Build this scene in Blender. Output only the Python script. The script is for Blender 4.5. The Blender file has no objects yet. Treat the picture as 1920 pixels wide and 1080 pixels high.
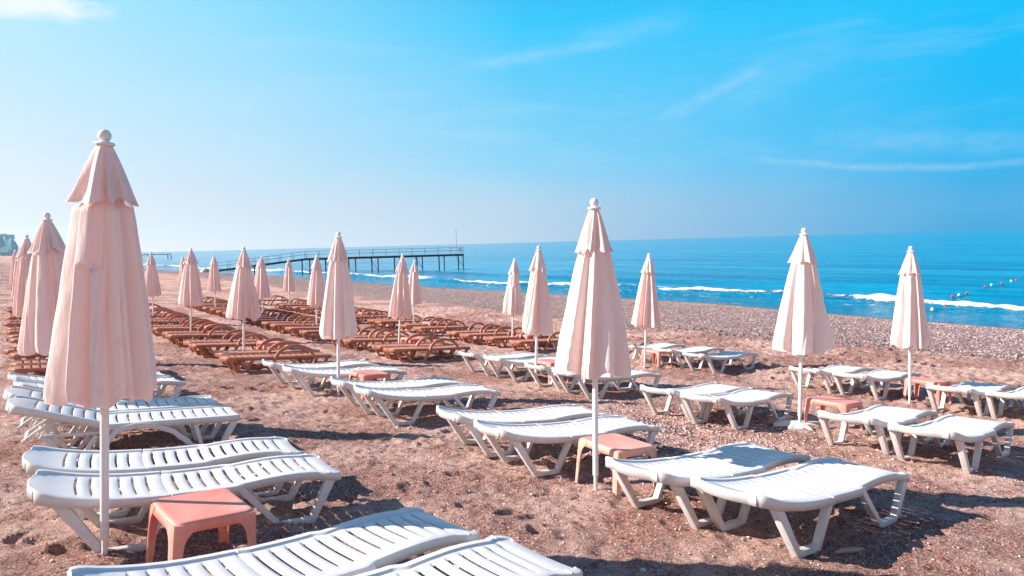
import bpy, bmesh, math, random
import numpy as np
from mathutils import Vector, Matrix

# ------------------------------------------------------------------ camera, sky, sun
SC = bpy.context.scene
COL = SC.collection
R = math.radians
CAMZ = 3.99
cam = bpy.data.cameras.new('camera')
cam.lens = 24.0; cam.sensor_width = 36.0; cam.clip_start = 0.05; cam.clip_end = 20000
camo = bpy.data.objects.new('camera', cam); COL.objects.link(camo)
camo.location = (0, 0, CAMZ)
camo.rotation_euler = (Matrix.Rotation(R(90 - 3.82), 4, 'X') @ Matrix.Rotation(-R(1.455), 4, 'Z')).to_euler()
SC.camera = camo

SUN_EL = R(31.0)
SUN_DIR = Vector((-math.cos(SUN_EL) * 0.9998, math.cos(SUN_EL) * 0.0, math.sin(SUN_EL)))   # towards the sun
sun = bpy.data.lights.new('sun', 'SUN'); sun.energy = 5.0; sun.angle = R(0.5); sun.color = (1.0, 0.92, 0.84)
suno = bpy.data.objects.new('sun', sun); COL.objects.link(suno)
suno.rotation_euler = SUN_DIR.to_track_quat('Z', 'Y').to_euler()

SC.view_settings.view_transform = 'Standard'; SC.view_settings.look = 'None'
SC.view_settings.exposure = 1.0; SC.view_settings.gamma = 1.0

W = bpy.data.worlds.new('World'); SC.world = W; W.use_nodes = True
class NT:
    """small helper for node trees"""
    def __init__(s, tree): s.t = tree; s.n = tree.nodes; s.l = tree.links
    def new(s, kind, **kw):
        n = s.n.new(kind)
        for k, v in kw.items(): setattr(n, k, v)
        return n
    def put(s, sock, val):
        if isinstance(val, bpy.types.NodeSocket): s.l.new(val, sock)
        elif val is not None: sock.default_value = val
    def math(s, op, a, b=None, c=None, clamp=False):
        n = s.new('ShaderNodeMath', operation=op, use_clamp=clamp)
        s.put(n.inputs[0], a); s.put(n.inputs[1], b); s.put(n.inputs[2], c)
        return n.outputs[0]
    def mix(s, f, a, b, blend='MIX'):
        n = s.new('ShaderNodeMix', data_type='RGBA', blend_type=blend)
        s.put(n.inputs[0], f); s.put(n.inputs[6], a); s.put(n.inputs[7], b)
        return n.outputs[2]
    def ramp(s, f, stops, interp='LINEAR'):
        n = s.new('ShaderNodeValToRGB'); n.color_ramp.interpolation = interp
        e = n.color_ramp.elements
        while len(e) < len(stops): e.new(0.5)
        for el, (p, c) in zip(e, stops):
            el.position = p
            el.color = (c, c, c, 1) if isinstance(c, (int, float)) else (*c, 1)
        s.put(n.inputs[0], f)
        return n.outputs[0]
    def noise(s, vec, scale, detail=4, rough=0.55, dist=0.0):
        n = s.new('ShaderNodeTexNoise'); s.put(n.inputs['Vector'], vec)
        n.inputs['Scale'].default_value = scale; n.inputs['Detail'].default_value = detail
        n.inputs['Roughness'].default_value = rough; n.inputs['Distortion'].default_value = dist
        return n.outputs[0]
    def maprange(s, v, a, b, c=0.0, d=1.0, smooth=False):
        n = s.new('ShaderNodeMapRange'); n.interpolation_type = 'SMOOTHSTEP' if smooth else 'LINEAR'
        s.put(n.inputs[0], v); n.inputs[1].default_value = a; n.inputs[2].default_value = b
        n.inputs[3].default_value = c; n.inputs[4].default_value = d
        return n.outputs[0]
    def scale(s, vec, sc, loc=(0, 0, 0), rot=(0, 0, 0)):
        n = s.new('ShaderNodeMapping'); s.put(n.inputs['Vector'], vec)
        n.inputs['Scale'].default_value = sc; n.inputs['Location'].default_value = loc; n.inputs['Rotation'].default_value = rot
        return n.outputs[0]

w = NT(W.node_tree)
bg = w.n['Background']
geo = w.new('ShaderNodeTexCoord').outputs['Generated']
sep = w.new('ShaderNodeSeparateXYZ'); w.l.new(geo, sep.inputs[0])
el, ax = sep.outputs[2], sep.outputs[0]
sky = w.new('ShaderNodeTexSky', sky_type='NISHITA', sun_disc=False)
sky.sun_elevation = SUN_EL; sky.sun_rotation = math.atan2(SUN_DIR.x, SUN_DIR.y)
sky.air_density = 1.0; sky.dust_density = 1.0; sky.ozone_density = 1.5
nish = w.mix(1.0, sky.outputs[0], (0.10, 0.10, 0.10, 1), 'MULTIPLY')
zen = [(0.50, (0.03, 0.26, 0.62)), (1.0, (0.015, 0.12, 0.38))]
left = w.ramp(el, [(0.0, (1.15, 1.04, 1.04)), (0.04, (0.92, 0.90, 0.95)), (0.09, (0.80, 0.86, 0.95)), (0.18, (0.62, 0.84, 0.99)), (0.32, (0.42, 0.82, 1.0))] + zen)
mid = w.ramp(el, [(0.0, (0.66, 0.78, 0.92)), (0.045, (0.60, 0.75, 0.90)), (0.11, (0.29, 0.70, 0.97)), (0.30, (0.04, 0.60, 1.0))] + zen)
right = w.ramp(el, [(0.0, (0.0, 0.40, 0.80)), (0.04, (0.05, 0.45, 0.84)), (0.10, (-0.03, 0.50, 0.95)), (0.28, (-0.04, 0.55, 1.0))] + zen)
lm = w.mix(w.maprange(ax, -0.58, 0.02, smooth=False), left, mid)
base = w.mix(w.maprange(ax, 0.0, 0.56, smooth=False), lm, right)
hazy = w.ramp(el, [(0.0, (0.86, 0.72, 0.64)), (0.15, (0.84, 0.74, 0.70)), (0.45, (0.30, 0.44, 0.62)), (1.0, (0.015, 0.12, 0.38))])     # warm pale tone added to the unseen sky behind the camera as fill light
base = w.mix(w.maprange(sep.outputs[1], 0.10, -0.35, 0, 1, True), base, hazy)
base = w.mix(0.03, base, nish)
# high thin streaks of cirrus, and one soft white cloud at the upper left
warp = w.noise(w.scale(geo, (2, 2, 3)), 1.5, 2)
cv = w.new('ShaderNodeVectorMath', operation='ADD'); w.l.new(geo, cv.inputs[0])
wv = w.new('ShaderNodeCombineXYZ'); w.l.new(w.math('MULTIPLY', warp, 0.06), wv.inputs[2]); w.l.new(wv.outputs[0], cv.inputs[1])
c1 = w.noise(w.scale(cv.outputs[0], (1.4, 1.4, 6.5), rot=(0, R(-14), 0)), 1.7, 7, 0.62)
c1 = w.maprange(c1, 0.50, 0.80, 0, 0.18, True)
c2 = w.noise(w.scale(cv.outputs[0], (2.2, 2.0, 19.0), loc=(3, 1, 7), rot=(0, R(3), 0)), 1.2, 8, 0.65)
c2 = w.math('MULTIPLY', w.maprange(c2, 0.52, 0.76, 0, 0.16, True), w.maprange(el, 0.03, 0.12, 0, 1, True))
ay = sep.outputs[1]
tx = w.math('DIVIDE', ax, w.math('MAXIMUM', ay, 0.05)); tz = w.math('DIVIDE', el, w.math('MAXIMUM', ay, 0.05))
def streak(x0, z0, x1, z1, wd, gain, sag=0.0):
    L = math.hypot(x1-x0, z1-z0); dx, dz = (x1-x0)/L, (z1-z0)/L
    px_ = w.math('SUBTRACT', tx, x0); pz_ = w.math('SUBTRACT', tz, z0)
    al = w.math('DIVIDE', w.math('ADD', w.math('MULTIPLY', px_, dx), w.math('MULTIPLY', pz_, dz)), L)
    pe = w.math('SUBTRACT', w.math('MULTIPLY', pz_, dx), w.math('MULTIPLY', px_, dz))
    pe = w.math('ADD', pe, w.math('MULTIPLY', w.math('SINE', w.math('MULTIPLY', al, math.pi)), sag))
    pe = w.math('ADD', pe, w.math('MULTIPLY', w.math('SUBTRACT', w.noise(w.scale(geo, (1, 1, 1)), 9, 4, 0.6), 0.5), wd*2.2))
    g = w.math('POWER', 2.718, w.math('MULTIPLY', w.math('POWER', w.math('DIVIDE', w.math('ABSOLUTE', pe), wd), 2.0), -1.0))
    en = w.math('MULTIPLY', w.maprange(al, -0.15, 0.25, 0, 1, True), w.maprange(al, 1.2, 0.7, 0, 1, True))
    tex = w.maprange(w.noise(w.scale(geo, (1, 1, 2.5)), 34, 6, 0.7), 0.30, 0.62, 0.25, 1)
    return w.math('MULTIPLY', w.math('MULTIPLY', w.math('MULTIPLY', g, en), tex), w.math('MULTIPLY', gain*0.6, w.math('GREATER_THAN', ay, 0.1)))
st_ = None
for a_ in ((-.07, .250, .19, .290, .009, .42), (.10, .285, .26, .315, .016, .25), (.215, .165, .40, .262, .012, .42), (.30, .20, .52, .275, .03, .22), (.33, .116, .80, .105, .0055, .50, .016), (.45, .135, .90, .130, .017, .38), (-.62, .115, -.30, .135, .02, .35), (-.40, .205, -.34, .212, .004, .35)):
    q_ = streak(*a_); st_ = q_ if st_ is None else w.math('MAXIMUM', st_, q_)
c1 = w.math('MAXIMUM', c1, st_)
cir = w.math('MULTIPLY', w.math('MAXIMUM', c1, c2), w.maprange(el, 0.5, 0.3, 0, 1, True))
base = w.mix(cir, base, (0.66, 0.86, 0.97, 1))
fx = w.math('DIVIDE', w.math('ADD', ax, 0.545), 0.062); fz = w.math('DIVIDE', w.math('SUBTRACT', el, 0.288), 0.020)
cn = w.noise(w.scale(geo, (9, 9, 26)), 1.6, 6, 0.6)
cd = w.math('SQRT', w.math('ADD', w.math('MULTIPLY', fx, fx), w.math('MULTIPLY', fz, fz)))
blob = w.maprange(w.math('ADD', cd, w.math('MULTIPLY', w.math('SUBTRACT', cn, 0.5), 1.6)), 1.35, 0.5, 0, 0.9, True)
base = w.mix(blob, base, (0.92, 0.96, 0.99, 1))
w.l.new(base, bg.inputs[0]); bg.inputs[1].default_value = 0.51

# ------------------------------------------------------------------ site: u runs along the shore, v runs to the sea
K = 2.55 / 2.3
TH = R(36.5)
U2 = np.array([-math.sin(TH), math.cos(TH)]); V2 = np.array([math.cos(TH), math.sin(TH)])
YAW = TH                                                    # local +x of a thing laid along v
def xy(u, v): return U2[0]*u + V2[0]*v, U2[1]*u + V2[1]*v
def wl(u):                                                  # the water line
    return np.interp(u, [-60, 0, 9, 17, 25, 36, 60, 94, 128, 153, 400, 1500, 3300],
                        [30, 30, 29.4, 30, 31.0, 30.2, 28.4, 28.5, 26.5, 24.5, 24, 30, 60]) * K
def ground_base(u, v):
    """height of the beach without its small relief (numpy, metres)"""
    a = np.clip(u, -12, 29.2) / K; b = v / K
    b0 = np.clip(b, -4, 11.0)
    z0 = CAMZ + K * (-1.52 - 0.0794*b0 - 0.0376*a + 0.000715*a*a)
    z0 = z0 + np.clip(-4 - b, 0, 40) * 0.02
    t = (v - 11.0*K) / np.maximum(wl(u*1.0) - 11.0*K, 1)     # from the last row down to the water
    tt = np.clip(t, 0, 1)
    shape = 0.55*tt + 0.45*tt**3
    z = z0 * (1 - shape)
    z = np.where(t > 1, -(v - wl(u)) * 0.075, z)
    return np.maximum(z, -3.0)

_P = np.random.RandomState(7).rand(512, 512)
def vnoise(x, y):
    xi = np.floor(x).astype(int); yi = np.floor(y).astype(int)
    fx = x - xi; fy = y - yi
    fx = fx*fx*(3-2*fx); fy = fy*fy*(3-2*fy)
    g = lambda i, j: _P[i & 511, j & 511]
    return (g(xi, yi)*(1-fx)*(1-fy) + g(xi+1, yi)*fx*(1-fy) + g(xi, yi+1)*(1-fx)*fy + g(xi+1, yi+1)*fx*fy) * 2 - 1
def fbm(x, y, o=4, g=0.5):
    s = 0; a = 1; n = 0
    for k in range(o):
        s = s + a * vnoise(x + 17.3*k, y + 9.1*k); n += a; a *= g; x = x*2.03; y = y*2.03
    return s / n
def relief(u, v):
    """trodden sand: soft mounds, pitted surface"""
    dry = np.clip((v + 40) / 20, 0, 1) * np.clip((wl(u) - v - 1.0) / 3, 0, 1)
    peb = np.clip((v - 17) / 3, 0, 1)
    m = 0.035 * fbm(u*0.9, v*0.9, 3)
    n = fbm(u*3.6 + 3, v*3.6, 4, 0.6)
    tread = (0.024 + 0.020*np.clip((v - 9)/4, 0, 1)) * (1 - np.abs(n)*2.2) * (1 - 0.65*peb)
    return (m + tread + 0.010 * fbm(u*19, v*19, 2)) * dry
def gz(u, v): return float(ground_base(np.array([u]), np.array([v]))[0])
def gz_full(u, v): return float((ground_base(np.array([u]), np.array([v])) + relief(np.array([u]), np.array([v])))[0])

# ------------------------------------------------------------------ object helpers
def tag(o, label=None, cat=None, group=None, kind=None):
    if label: o['label'] = label
    if cat: o['category'] = cat
    if group: o['group'] = group
    if kind: o['kind'] = kind
    return o
def empty(name, loc, rz=0.0, tilt=(0, 0)):
    o = bpy.data.objects.new(name, None); COL.objects.link(o)
    o.empty_display_size = 0.2; o.location = loc; o.rotation_euler = (tilt[0], tilt[1], rz)
    return o
def mesh_obj(name, verts, faces, mat, parent=None, smooth=True, angle=35, uvs=None):
    me = bpy.data.meshes.new(name); me.from_pydata([tuple(map(float, p)) for p in verts], [], faces); me.update()
    bm = bmesh.new(); bm.from_mesh(me); bmesh.ops.recalc_face_normals(bm, faces=bm.faces); bm.to_mesh(me); bm.free()
    if smooth:
        me.polygons.foreach_set('use_smooth', [True]*len(me.polygons)); me.set_sharp_from_angle(angle=R(angle))
    me.materials.append(mat)
    o = bpy.data.objects.new(name, me); COL.objects.link(o)
    if parent: o.parent = parent
    return o
def big_mesh(name, V, F, mat, kind=None, attrs=None, smooth=True):
    """numpy quads/tris straight into a mesh"""
    me = bpy.data.meshes.new(name); n = len(V); m = len(F); k = F.shape[1]
    me.vertices.add(n); me.vertices.foreach_set('co', V.astype(np.float32).ravel())
    me.loops.add(m*k); me.loops.foreach_set('vertex_index', F.astype(np.int32).ravel())
    me.polygons.add(m); me.polygons.foreach_set('loop_start', np.arange(0, m*k, k, dtype=np.int32))
    me.polygons.foreach_set('loop_total', np.full(m, k, np.int32))
    me.polygons.foreach_set('use_smooth', np.full(m, smooth))
    me.update(calc_edges=True)
    for an, av in (attrs or {}).items():
        a = me.attributes.new(an, 'FLOAT', 'POINT'); a.data.foreach_set('value', av.astype(np.float32))
    me.materials.append(mat)
    o = bpy.data.objects.new(name, me); COL.objects.link(o)
    if kind: o['kind'] = kind
    return o
def copy_tree(o, parent=None):
    c = o.copy(); COL.objects.link(c)
    if parent: c.parent = parent
    for ch in list(o.children): copy_tree(ch, c)
    return c

class MB:
    def __init__(s): s.v = []; s.f = []
    def add(s, vs, fs):
        o = len(s.v); s.v += [tuple(p) for p in vs]; s.f += [tuple(i + o for i in f) for f in fs]
    def box(s, x0, x1, y0, y1, z0, z1):
        s.add([(x, y, z) for z in (z0, z1) for y in (y0, y1) for x in (x0, x1)],
              [(0, 2, 3, 1), (4, 5, 7, 6), (0, 1, 5, 4), (2, 6, 7, 3), (0, 4, 6, 2), (1, 3, 7, 5)])
    def band(s, pts, th, y0, y1, closed=False):
        """a flat band th thick following pts (x, z), y0..y1 wide; th may be a list"""
        n = len(pts); T = th if isinstance(th, (list, tuple)) else [th]*n
        L = []; Rr = []
        for i in range(n):
            p = Vector(pts[i]); a = Vector(pts[i-1]) if i > 0 else p; b = Vector(pts[i+1]) if i < n-1 else p
            d1 = (p - a).normalized() if (p - a).length > 0 else None; d2 = (b - p).normalized() if (b - p).length > 0 else None
            if d1 is None: d1 = d2
            if d2 is None: d2 = d1
            n1 = Vector((-d1.y, d1.x)); n2 = Vector((-d2.y, d2.x)); nn = (n1 + n2).normalized()
            k = T[i] / 2 / max(nn.dot(n1), 0.45)
            L.append(p + nn*k); Rr.append(p - nn*k)
        vs = []
        for i in range(n):
            vs += [(L[i].x, y0, L[i].y), (L[i].x, y1, L[i].y), (Rr[i].x, y1, Rr[i].y), (Rr[i].x, y0, Rr[i].y)]
        fs = []
        for i in range(n-1):
            for j in range(4):
                fs.append((4*i+j, 4*i+(j+1) % 4, 4*i+4+(j+1) % 4, 4*i+4+j))
        fs += [(3, 2, 1, 0), (4*n-4, 4*n-3, 4*n-2, 4*n-1)]
        s.add(vs, fs)
    def tube(s, pts, r, seg=10, cap=True):
        n = len(pts); P = [Vector(p) for p in pts]; rr = r if isinstance(r, (list, tuple)) else [r]*n
        vs = []; up = None
        for i in range(n):
            d = (P[min(i+1, n-1)] - P[max(i-1, 0)]).normalized()
            a = (up if up is not None else (Vector((0, 0, 1)) if abs(d.z) < 0.9 else Vector((1, 0, 0))))
            x = d.cross(a).normalized(); y = x.cross(d).normalized(); up = y
            for k in range(seg):
                t = 2*math.pi*k/seg; vs.append(P[i] + (x*math.cos(t) + y*math.sin(t))*rr[i])
        fs = [(i*seg+k, i*seg+(k+1) % seg, (i+1)*seg+(k+1) % seg, (i+1)*seg+k) for i in range(n-1) for k in range(seg)]
        if cap: fs += [tuple(range(seg-1, -1, -1)), tuple((n-1)*seg+k for k in range(seg))]
        s.add(vs, fs)
    def lathe(s, prof, seg=20, c=(0, 0)):
        n = len(prof)
        vs = [(c[0] + r*math.cos(2*math.pi*k/seg), c[1] + r*math.sin(2*math.pi*k/seg), z) for r, z in prof for k in range(seg)]
        fs = [(i*seg+k, i*seg+(k+1) % seg, (i+1)*seg+(k+1) % seg, (i+1)*seg+k) for i in range(n-1) for k in range(seg)]
        fs += [tuple(range(seg-1, -1, -1)), tuple((n-1)*seg+k for k in range(seg))]
        s.add(vs, fs)
    def build(s, name, mat, parent=None, bevel=0.0, smooth=True, angle=35):
        me = bpy.data.meshes.new(name); me.from_pydata([tuple(map(float, p)) for p in s.v], [], s.f)
        bm = bmesh.new(); bm.from_mesh(me)
        if bevel > 0:
            ed = [e for e in bm.edges if len(e.link_faces) == 2 and e.calc_face_angle(0) > R(25)]
            bmesh.ops.bevel(bm, geom=ed, offset=bevel, segments=2, profile=0.6, affect='EDGES', clamp_overlap=True)
        bmesh.ops.recalc_face_normals(bm, faces=bm.faces); bm.to_mesh(me); bm.free()
        if smooth:
            me.polygons.foreach_set('use_smooth', [True]*len(me.polygons)); me.set_sharp_from_angle(angle=R(angle))
        me.materials.append(mat)
        o = bpy.data.objects.new(name, me); COL.objects.link(o)
        if parent: o.parent = parent
        return o

# ------------------------------------------------------------------ materials
def newmat(name):
    m = bpy.data.materials.new(name); m.use_nodes = True
    return m, NT(m.node_tree), m.node_tree.nodes['Principled BSDF']
def coords(t, kind='Object'): return t.new('ShaderNodeTexCoord').outputs[kind]
def bump(t, b, h, strength, dist):
    n = t.new('ShaderNodeBump'); n.inputs['Strength'].default_value = strength; n.inputs['Distance'].default_value = dist
    t.put(n.inputs['Height'], h); t.l.new(n.outputs[0], b.inputs['Normal'])
    return n

def plastic(name, col, col2, rough, dirt=(0.30, 0.20, 0.15), dirt_amt=0.35):
    m, t, b = newmat(name); c = coords(t)
    oi = t.new('ShaderNodeObjectInfo')
    cc = t.new('ShaderNodeVectorMath', operation='ADD'); t.l.new(c, cc.inputs[0])
    sc = t.new('ShaderNodeVectorMath', operation='SCALE'); t.l.new(oi.outputs['Location'], sc.inputs[0]); sc.inputs['Scale'].default_value = 3.7
    t.l.new(sc.outputs[0], cc.inputs[1]); p = cc.outputs[0]
    n1 = t.noise(p, 3.0, 5, 0.6)
    colr = t.mix(t.maprange(n1, 0.35, 0.7), (*col, 1), (*col2, 1))
    zz = t.new('ShaderNodeSeparateXYZ'); t.l.new(c, zz.inputs[0])
    low = t.maprange(zz.outputs[2], 0.24, 0.0, 0.0, 1.0, True)         # sand stuck to the feet
    spat = t.noise(p, 22, 5, 0.7)
    d = t.math('MULTIPLY', t.maprange(spat, 0.42, 0.66), t.math('ADD', t.math('MULTIPLY', low, 0.9), 0.22), clamp=True)
    colr = t.mix(t.math('MULTIPLY', d, dirt_amt), colr, (*dirt, 1))
    t.put(b.inputs['Base Color'], colr)
    t.put(b.inputs['Roughness'], t.maprange(n1, 0.3, 0.7, rough, rough + 0.18))
    b.inputs['Specular IOR Level'].default_value = 0.45
    bump(t, b, t.noise(p, 60, 4, 0.6), 0.12, 0.002)
    return m
M = {}
M['white'] = plastic('white_plastic', (0.71, 0.685, 0.675), (0.65, 0.62, 0.61), 0.34)
M['brown'] = plastic('brown_plastic', (0.37, 0.115, 0.058), (0.50, 0.20, 0.115), 0.34, (0.45, 0.30, 0.24), 0.5)
M['dark_brown'] = plastic('dark_brown_plastic', (0.11, 0.035, 0.024), (0.16, 0.055, 0.04), 0.45, (0.45, 0.30, 0.24), 0.4)
M['salmon'] = plastic('salmon_plastic', (0.72, 0.205, 0.15), (0.78, 0.33, 0.265), 0.42, (0.75, 0.50, 0.42), 0.45)
M['peach'] = plastic('peach_plastic', (0.74, 0.29, 0.20), (0.80, 0.42, 0.33), 0.42, (0.75, 0.50, 0.42), 0.45)
M['red'] = plastic('red_plastic', (0.60, 0.03, 0.02), (0.65, 0.07, 0.05), 0.4, (0.6, 0.3, 0.25), 0.3)
M['pole'] = plastic('white_painted_metal', (0.80, 0.78, 0.78), (0.72, 0.69, 0.69), 0.35)

def fabric():
    m, t, b = newmat('cream_canvas'); c = coords(t)
    oi = t.new('ShaderNodeObjectInfo')
    cc = t.new('ShaderNodeVectorMath', operation='ADD'); t.l.new(c, cc.inputs[0]); t.l.new(oi.outputs['Location'], cc.inputs[1]); p = cc.outputs[0]
    n1 = t.noise(p, 2.2, 4, 0.6)
    tint = t.mix(oi.outputs['Random'], (0.91, 0.68, 0.63, 1), (0.92, 0.86, 0.84, 1))
    colr = t.mix(t.maprange(n1, 0.3, 0.7), tint, (0.90, 0.75, 0.71, 1))
    # brown weather stains, denser near the hem
    zz = t.new('ShaderNodeSeparateXYZ'); t.l.new(c, zz.inputs[0])
    st = t.maprange(t.noise(t.scale(p, (1, 1, 0.6)), 9, 6, 0.7), 0.55, 0.68)
    low = t.maprange(zz.outputs[2], 1.5, 0.95, 0.06, 0.8)
    amt = t.math('MULTIPLY', t.math('MULTIPLY', st, low), t.maprange(oi.outputs['Random'], 0.2, 1.0, 0.2, 0.9))
    colr = t.mix(amt, colr, (0.42, 0.24, 0.15, 1))
    t.put(b.inputs['Base Color'], colr); b.inputs['Roughness'].default_value = 0.88
    b.inputs['Specular IOR Level'].default_value = 0.2
    b.inputs['Sheen Weight'].default_value = 0.15
    wv = t.noise(p, 420, 2, 0.5); wr = t.noise(t.scale(p, (1, 1, 0.25)), 16, 4, 0.6)
    bump(t, b, t.math('ADD', t.math('MULTIPLY', wv, 0.10), t.math('MULTIPLY', wr, 0.9)), 0.55, 0.022)
    tr = t.new('ShaderNodeBsdfTranslucent'); t.put(tr.inputs[0], t.mix(0.6, colr, (0.95, 0.48, 0.40, 1)))
    mx = t.new('ShaderNodeMixShader'); mx.inputs[0].default_value = 0.22
    t.l.new(b.outputs[0], mx.inputs[1]); t.l.new(tr.outputs[0], mx.inputs[2])
    t.l.new(mx.outputs[0], t.n['Material Output'].inputs[0])
    return m
M['fabric'] = fabric()

def simple(name, col, rough=0.6, metal=0.0, var=0.15, nscale=8):
    m, t, b = newmat(name); c = coords(t)
    n = t.noise(c, nscale, 5, 0.6)
    t.put(b.inputs['Base Color'], t.mix(n, (*[x*(1-var) for x in col], 1), (*[min(1, x*(1+var)) for x in col], 1)))
    b.inputs['Roughness'].default_value = rough; b.inputs['Metallic'].default_value = metal
    return m
M['rust'] = simple('rusty_steel', (0.075, 0.030, 0.022), 0.75, 0, 0.5, 2)
M['deck'] = simple('weathered_planks', (0.06, 0.04, 0.036), 0.8, 0, 0.3, 2)
M['rail'] = simple('grey_rail_metal', (0.30, 0.24, 0.23), 0.6)
M['concrete'] = simple('spilled_concrete', (0.66, 0.60, 0.54), 0.9, 0, 0.2, 20)
M['rock'] = simple('dark_wet_rock', (0.05, 0.045, 0.045), 0.5, 0, 0.4, 3)
M['stone'] = simple('pale_stone', (0.55, 0.48, 0.45), 0.7, 0, 0.25, 12)
M['buoy_red'] = simple('red_float', (0.62, 0.02, 0.015), 0.35)
M['buoy_white'] = simple('white_float', (0.80, 0.80, 0.80), 0.35)
M['blue_cap'] = simple('blue_plastic_cap', (0.01, 0.25, 0.60), 0.35)
M['wood'] = simple('pinkish_driftwood', (0.42, 0.26, 0.22), 0.85, 0, 0.25, 14)
M['wall'] = simple('pale_wall', (0.55, 0.55, 0.55), 0.8, 0, 0.05, 0.05)
M['glass'] = simple('dark_window', (0.10, 0.12, 0.14), 0.3, 0, 0.05, 0.05)
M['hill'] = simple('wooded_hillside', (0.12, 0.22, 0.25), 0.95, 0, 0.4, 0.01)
M['litter'] = simple('dry_leaf', (0.30, 0.07, 0.035), 0.8, 0, 0.4, 30)

def sand_mat():
    m, t, b = newmat('sand_and_shingle'); c = coords(t)
    at = t.new('ShaderNodeAttribute', attribute_name='shingle'); z = at.outputs['Fac']
    big = t.noise(c, 0.55, 6, 0.62); med = t.noise(c, 7, 6, 0.65); fine = t.noise(c, 60, 5, 0.75); grit = t.noise(c, 130, 4, 0.75)
    col = t.mix(t.maprange(big, 0.42, 0.58, 0, 1, True), (0.37, 0.135, 0.085, 1), (0.79, 0.475, 0.38, 1))
    col = t.mix(t.math('MULTIPLY', t.maprange(med, 0.44, 0.60), 0.70), col, (0.22, 0.080, 0.050, 1))
    col = t.mix(t.maprange(fine, 0.46, 0.60, 0, 0.8), col, (0.90, 0.70, 0.64, 1))
    col = t.mix(t.maprange(grit, 0.54, 0.64, 0, 0.85), col, (0.13, 0.060, 0.045, 1))
    def stones(scale, seed):
        v = t.new('ShaderNodeTexVoronoi', feature='F1'); t.put(v.inputs['Vector'], t.scale(c, (1, 1, 1), loc=(seed, 0, 0))); v.inputs['Scale'].default_value = scale
        hs = t.new('ShaderNodeSeparateColor'); t.l.new(v.outputs['Color'], hs.inputs[0])
        pc = t.ramp(hs.outputs[0], [(0.0, (0.14, 0.07, 0.065)), (0.2, (0.40, 0.24, 0.22)), (0.5, (0.62, 0.38, 0.36)), (0.75, (0.76, 0.56, 0.54)), (1.0, (0.92, 0.83, 0.81))])
        return v.outputs['Distance'], hs.outputs[1], pc
    d1, k1, p1 = stones(55, 0)
    msk = t.math('MULTIPLY', t.math('GREATER_THAN', k1, 0.80), t.math('LESS_THAN', d1, 0.42))
    col = t.mix(t.math('MULTIPLY', msk, t.maprange(big, 0.4, 0.62, 0.25, 0.9)), col, p1)
    d2, k2, p2 = stones(21, 5); d3, k3, p3 = stones(9, 9)
    shc = t.mix(t.math('GREATER_THAN', k3, 0.62), p2, p3)
    edge = t.maprange(d2, 0.40, 0.70, 1.0, 0.5)
    e2 = t.new('ShaderNodeCombineColor')
    for i in range(3): t.put(e2.inputs[i], edge)
    shc = t.mix(1.0, shc, e2.outputs[0], 'MULTIPLY')
    shc = t.mix(0.25, shc, (0.42, 0.29, 0.26, 1))
    zn = t.math('ADD', z, t.math('MULTIPLY', t.math('SUBTRACT', t.noise(c, 0.9, 6, 0.7), 0.5), 1.3))
    zf = t.maprange(zn, 0.40, 0.60, 0, 1, True)
    col = t.mix(zf, col, shc)
    wet = t.new('ShaderNodeAttribute', attribute_name='wet').outputs['Fac']
    col = t.mix(t.math('MULTIPLY', wet, 0.65), col, (0.10, 0.065, 0.055, 1))
    t.put(b.inputs['Base Color'], col)
    t.put(b.inputs['Roughness'], t.maprange(wet, 0, 1, 0.92, 0.35)); b.inputs['Specular IOR Level'].default_value = 0.25
    h = t.math('ADD', t.math('MULTIPLY', med, 1.6), t.math('MULTIPLY', fine, 0.8))
    h = t.math('ADD', h, t.math('MULTIPLY', grit, 0.28))
    h = t.math('ADD', h, t.math('MULTIPLY', t.math('MULTIPLY', t.math('SUBTRACT', 0.6, d2), zf), 2.4))
    bump(t, b, h, 1.0, 0.065)
    return m
M['sand'] = sand_mat()

def pebble_mat():
    m, t, b = newmat('pebbles')
    at = t.new('ShaderNodeAttribute', attribute_name='tone')
    col = t.ramp(at.outputs['Fac'], [(0.0, (0.10, 0.05, 0.045)), (0.2, (0.36, 0.20, 0.17)), (0.5, (0.60, 0.37, 0.34)), (0.8, (0.76, 0.56, 0.53)), (1.0, (0.90, 0.83, 0.80))])
    t.put(b.inputs['Base Color'], col); b.inputs['Roughness'].default_value = 0.7
    return m
M['pebble'] = pebble_mat()

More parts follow.
